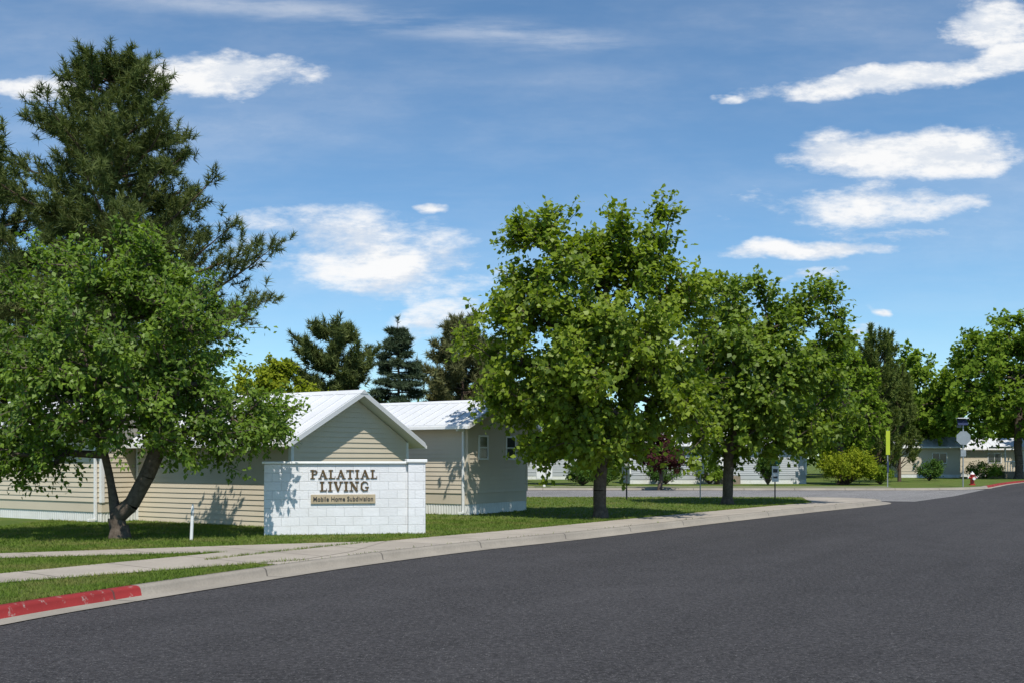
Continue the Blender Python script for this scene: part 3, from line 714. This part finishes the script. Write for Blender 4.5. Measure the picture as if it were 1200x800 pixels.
pb=PB(); pb.box((-.1,-.044,1.3),(.1,-.0405,1.42)); pb.make('plate_text',M['dark'],e)
e=empty('lamp_post',(4.88,43.6,0),0)
pb=PB(); pb.cyl((0,0,-.1),(0,0,1.3),.035,.03,10); pb.cyl((0,0,1.28),(0,0,1.36),.09,.12,12); pb.cyl((0,0,1.62),(0,0,1.74),.19,.03,12); pb.cyl((0,0,1.74),(0,0,1.8),.02,.02,8); pb.make('post_and_cap',M['dark'],e)
pb=PB(); pb.cyl((0,0,1.362),(0,0,1.618),.12,.16,12); pb.make('globe',M['white'],e,smooth=True)
e=empty('crossing_sign',(23.4,63.8,0),.2)
pb=PB(); pb.cyl((0,0,-.1),(0,0,3.55),.035,.035,8); pb.make('post',M['metal'],e)
pb=PB(); pb.box((-.14,-.05,2.0),(.14,-.036,3.5)); pb.make('plate',M['yellow'],e,.004)
pb=PB(); pb.box((-.07,-.05,.9),(.07,-.036,1.6)); pb.make('lower_plate',M['solar'],e,.004)
e=empty('mailbox',(2.0,63.5,0),0)
pb=PB(); pb.box((-.5,-.25,.5),(.5,.25,1.3)); pb.box((-.08,-.08,0),(.08,.08,.498)); pb.make('box',M['skirt'],e,.03)

# ---------------------------------------------------------------- camera, sun, sky
cam=bpy.data.cameras.new('camera'); co=bpy.data.objects.new('camera',cam); col.objects.link(co)
co.location=(0,0,1.7); co.rotation_euler=(math.pi/2,0,0); cam.lens=36; cam.sensor_width=36; cam.shift_y=.115; cam.clip_end=8000; cam.clip_start=.05
scene.camera=co
az=math.radians(171); el=math.radians(58)
sv=Vector((math.sin(az)*math.cos(el),math.cos(az)*math.cos(el),math.sin(el)))
sl=bpy.data.lights.new('sun','SUN'); sl.energy=5.; sl.angle=math.radians(.53); sl.color=(1,.95,.87)
so=bpy.data.objects.new('sun',sl); so.rotation_euler=sv.to_track_quat('Z','Y').to_euler(); so.location=(0,0,60); col.objects.link(so)
w=bpy.data.worlds.new('World'); scene.world=w; w.use_nodes=True; n=w.node_tree; n.nodes.clear()
out=N(n,'ShaderNodeOutputWorld'); bg=N(n,'ShaderNodeBackground'); bg.inputs[1].default_value=.12; n.links.new(bg.outputs[0],out.inputs[0])
sky=N(n,'ShaderNodeTexSky'); sky.sky_type='NISHITA'; sky.sun_disc=False; sky.sun_elevation=el; sky.sun_rotation=az; sky.altitude=1400; sky.air_density=1.1; sky.dust_density=.5; sky.ozone_density=1.6
tc=N(n,'ShaderNodeTexCoord').outputs['Generated']; s=N(n,'ShaderNodeSeparateXYZ'); n.links.new(tc,s.inputs[0])
ym=mathn(n,'MAXIMUM',s.outputs[1],.05); U=mathn(n,'DIVIDE',s.outputs[0],ym); Vv=mathn(n,'DIVIDE',s.outputs[2],ym)
def cnoise(su,sv_,sc,det,ro,dv=0.,z=0.):
    c=N(n,'ShaderNodeCombineXYZ'); n.links.new(mathn(n,'MULTIPLY',U,su),c.inputs[0]); n.links.new(mathn(n,'MULTIPLY_ADD',Vv,sv_,dv),c.inputs[1]); c.inputs[2].default_value=z
    return noisen(n,c.outputs[0],sc,det,ro)
w1=cnoise(1,1.6,9,4,.6,0,1.); w2=cnoise(1,1.8,11,4,.6,0,5.)
U2=mathn(n,'ADD',U,mathn(n,'MULTIPLY',mathn(n,'SUBTRACT',w1,.5),.09)); V2=mathn(n,'ADD',Vv,mathn(n,'MULTIPLY',mathn(n,'SUBTRACT',w2,.5),.030))
fb=cnoise(1,2.6,12,8,.66,0,2.); fb2=cnoise(1,2.6,12,8,.66,.05,2.)
blobs=[(-.29,.375,.100,.024,1.05,0),(-.47,.362,.07,.012,.7,0),(-.145,.198,.14,.045,.75,-.12),(-.12,.19,.07,.022,.9,-.1),(-.085,.243,.020,.008,.9,0),(-.07,.135,.05,.018,.5,.1),(-.055,.152,.03,.008,.4,0),
 (.37,.370,.15,.015,1.15,.10),(.47,.425,.06,.028,1.1,0),(.50,.395,.07,.018,1.1,.2),(.385,.297,.128,.029,1.3,0),(.345,.248,.12,.024,.6,.02),(.30,.205,.10,.010,.95,.04),(.29,.182,.03,.007,.5,.1),
 (.335,.128,.02,.006,.5,.3),(.358,.143,.010,.006,.8,0),(.45,.253,.035,.009,.45,0),(.215,.352,.018,.005,.9,0),(.38,.22,.07,.010,.4,.0),(.14,.11,.05,.01,.4,0)]
val=None
for u0,v0,a,b,de,ti in blobs:
    du=mathn(n,'SUBTRACT',U2,u0); dv=mathn(n,'SUBTRACT',mathn(n,'SUBTRACT',V2,v0),mathn(n,'MULTIPLY',du,ti))
    e2=mathn(n,'ADD',mathn(n,'POWER',mathn(n,'ABSOLUTE',mathn(n,'DIVIDE',du,a)),2.),mathn(n,'POWER',mathn(n,'ABSOLUTE',mathn(n,'DIVIDE',dv,b)),2.))
    m_=mathn(n,'MULTIPLY',mathn(n,'SUBTRACT',1.,e2),de)
    val=m_ if val is None else mathn(n,'MAXIMUM',val,m_)
val=mathn(n,'MAXIMUM',val,-1.2)
tot=mathn(n,'ADD',val,mathn(n,'MULTIPLY',mathn(n,'SUBTRACT',fb,.5),2.7))
alpha=maprange(n,tot,-.15,.95,0,1,True)
ci=cnoise(1.2,9,3.2,7,.6,0,8.); band=mathn(n,'ABSOLUTE',mathn(n,'DIVIDE',mathn(n,'SUBTRACT',Vv,mathn(n,'MULTIPLY_ADD',U,-.11,.415)),.022))
bandm=mathn(n,'MULTIPLY',maprange(n,band,0,1,1,0,True),maprange(n,U,.05,.16,1,0,True))
ci2=cnoise(1.,3.0,2.2,6,.6,0,3.)
cir=mathn(n,'MULTIPLY',maprange(n,ci,.42,.7,0,1,True),mathn(n,'ADD',mathn(n,'MULTIPLY',bandm,.30),.05))
cir=mathn(n,'ADD',cir,maprange(n,ci2,.42,.75,0,.16,True))
alpha=mathn(n,'MAXIMUM',alpha,cir)
alpha=mathn(n,'MULTIPLY',alpha,maprange(n,s.outputs[1],.1,.25))
alpha=mathn(n,'MULTIPLY',alpha,.97)
shade=maprange(n,mathn(n,'SUBTRACT',fb,fb2),-.12,.10,0,1,True)
cc=mixc(n,shade,(6.3,6.7,7.3),(8.2,8.2,8.2))
skc=mixc(n,1.,sky.outputs[0],(.80,1.05,1.16),'MULTIPLY')
n.links.new(mixc(n,alpha,skc,cc),bg.inputs[0])
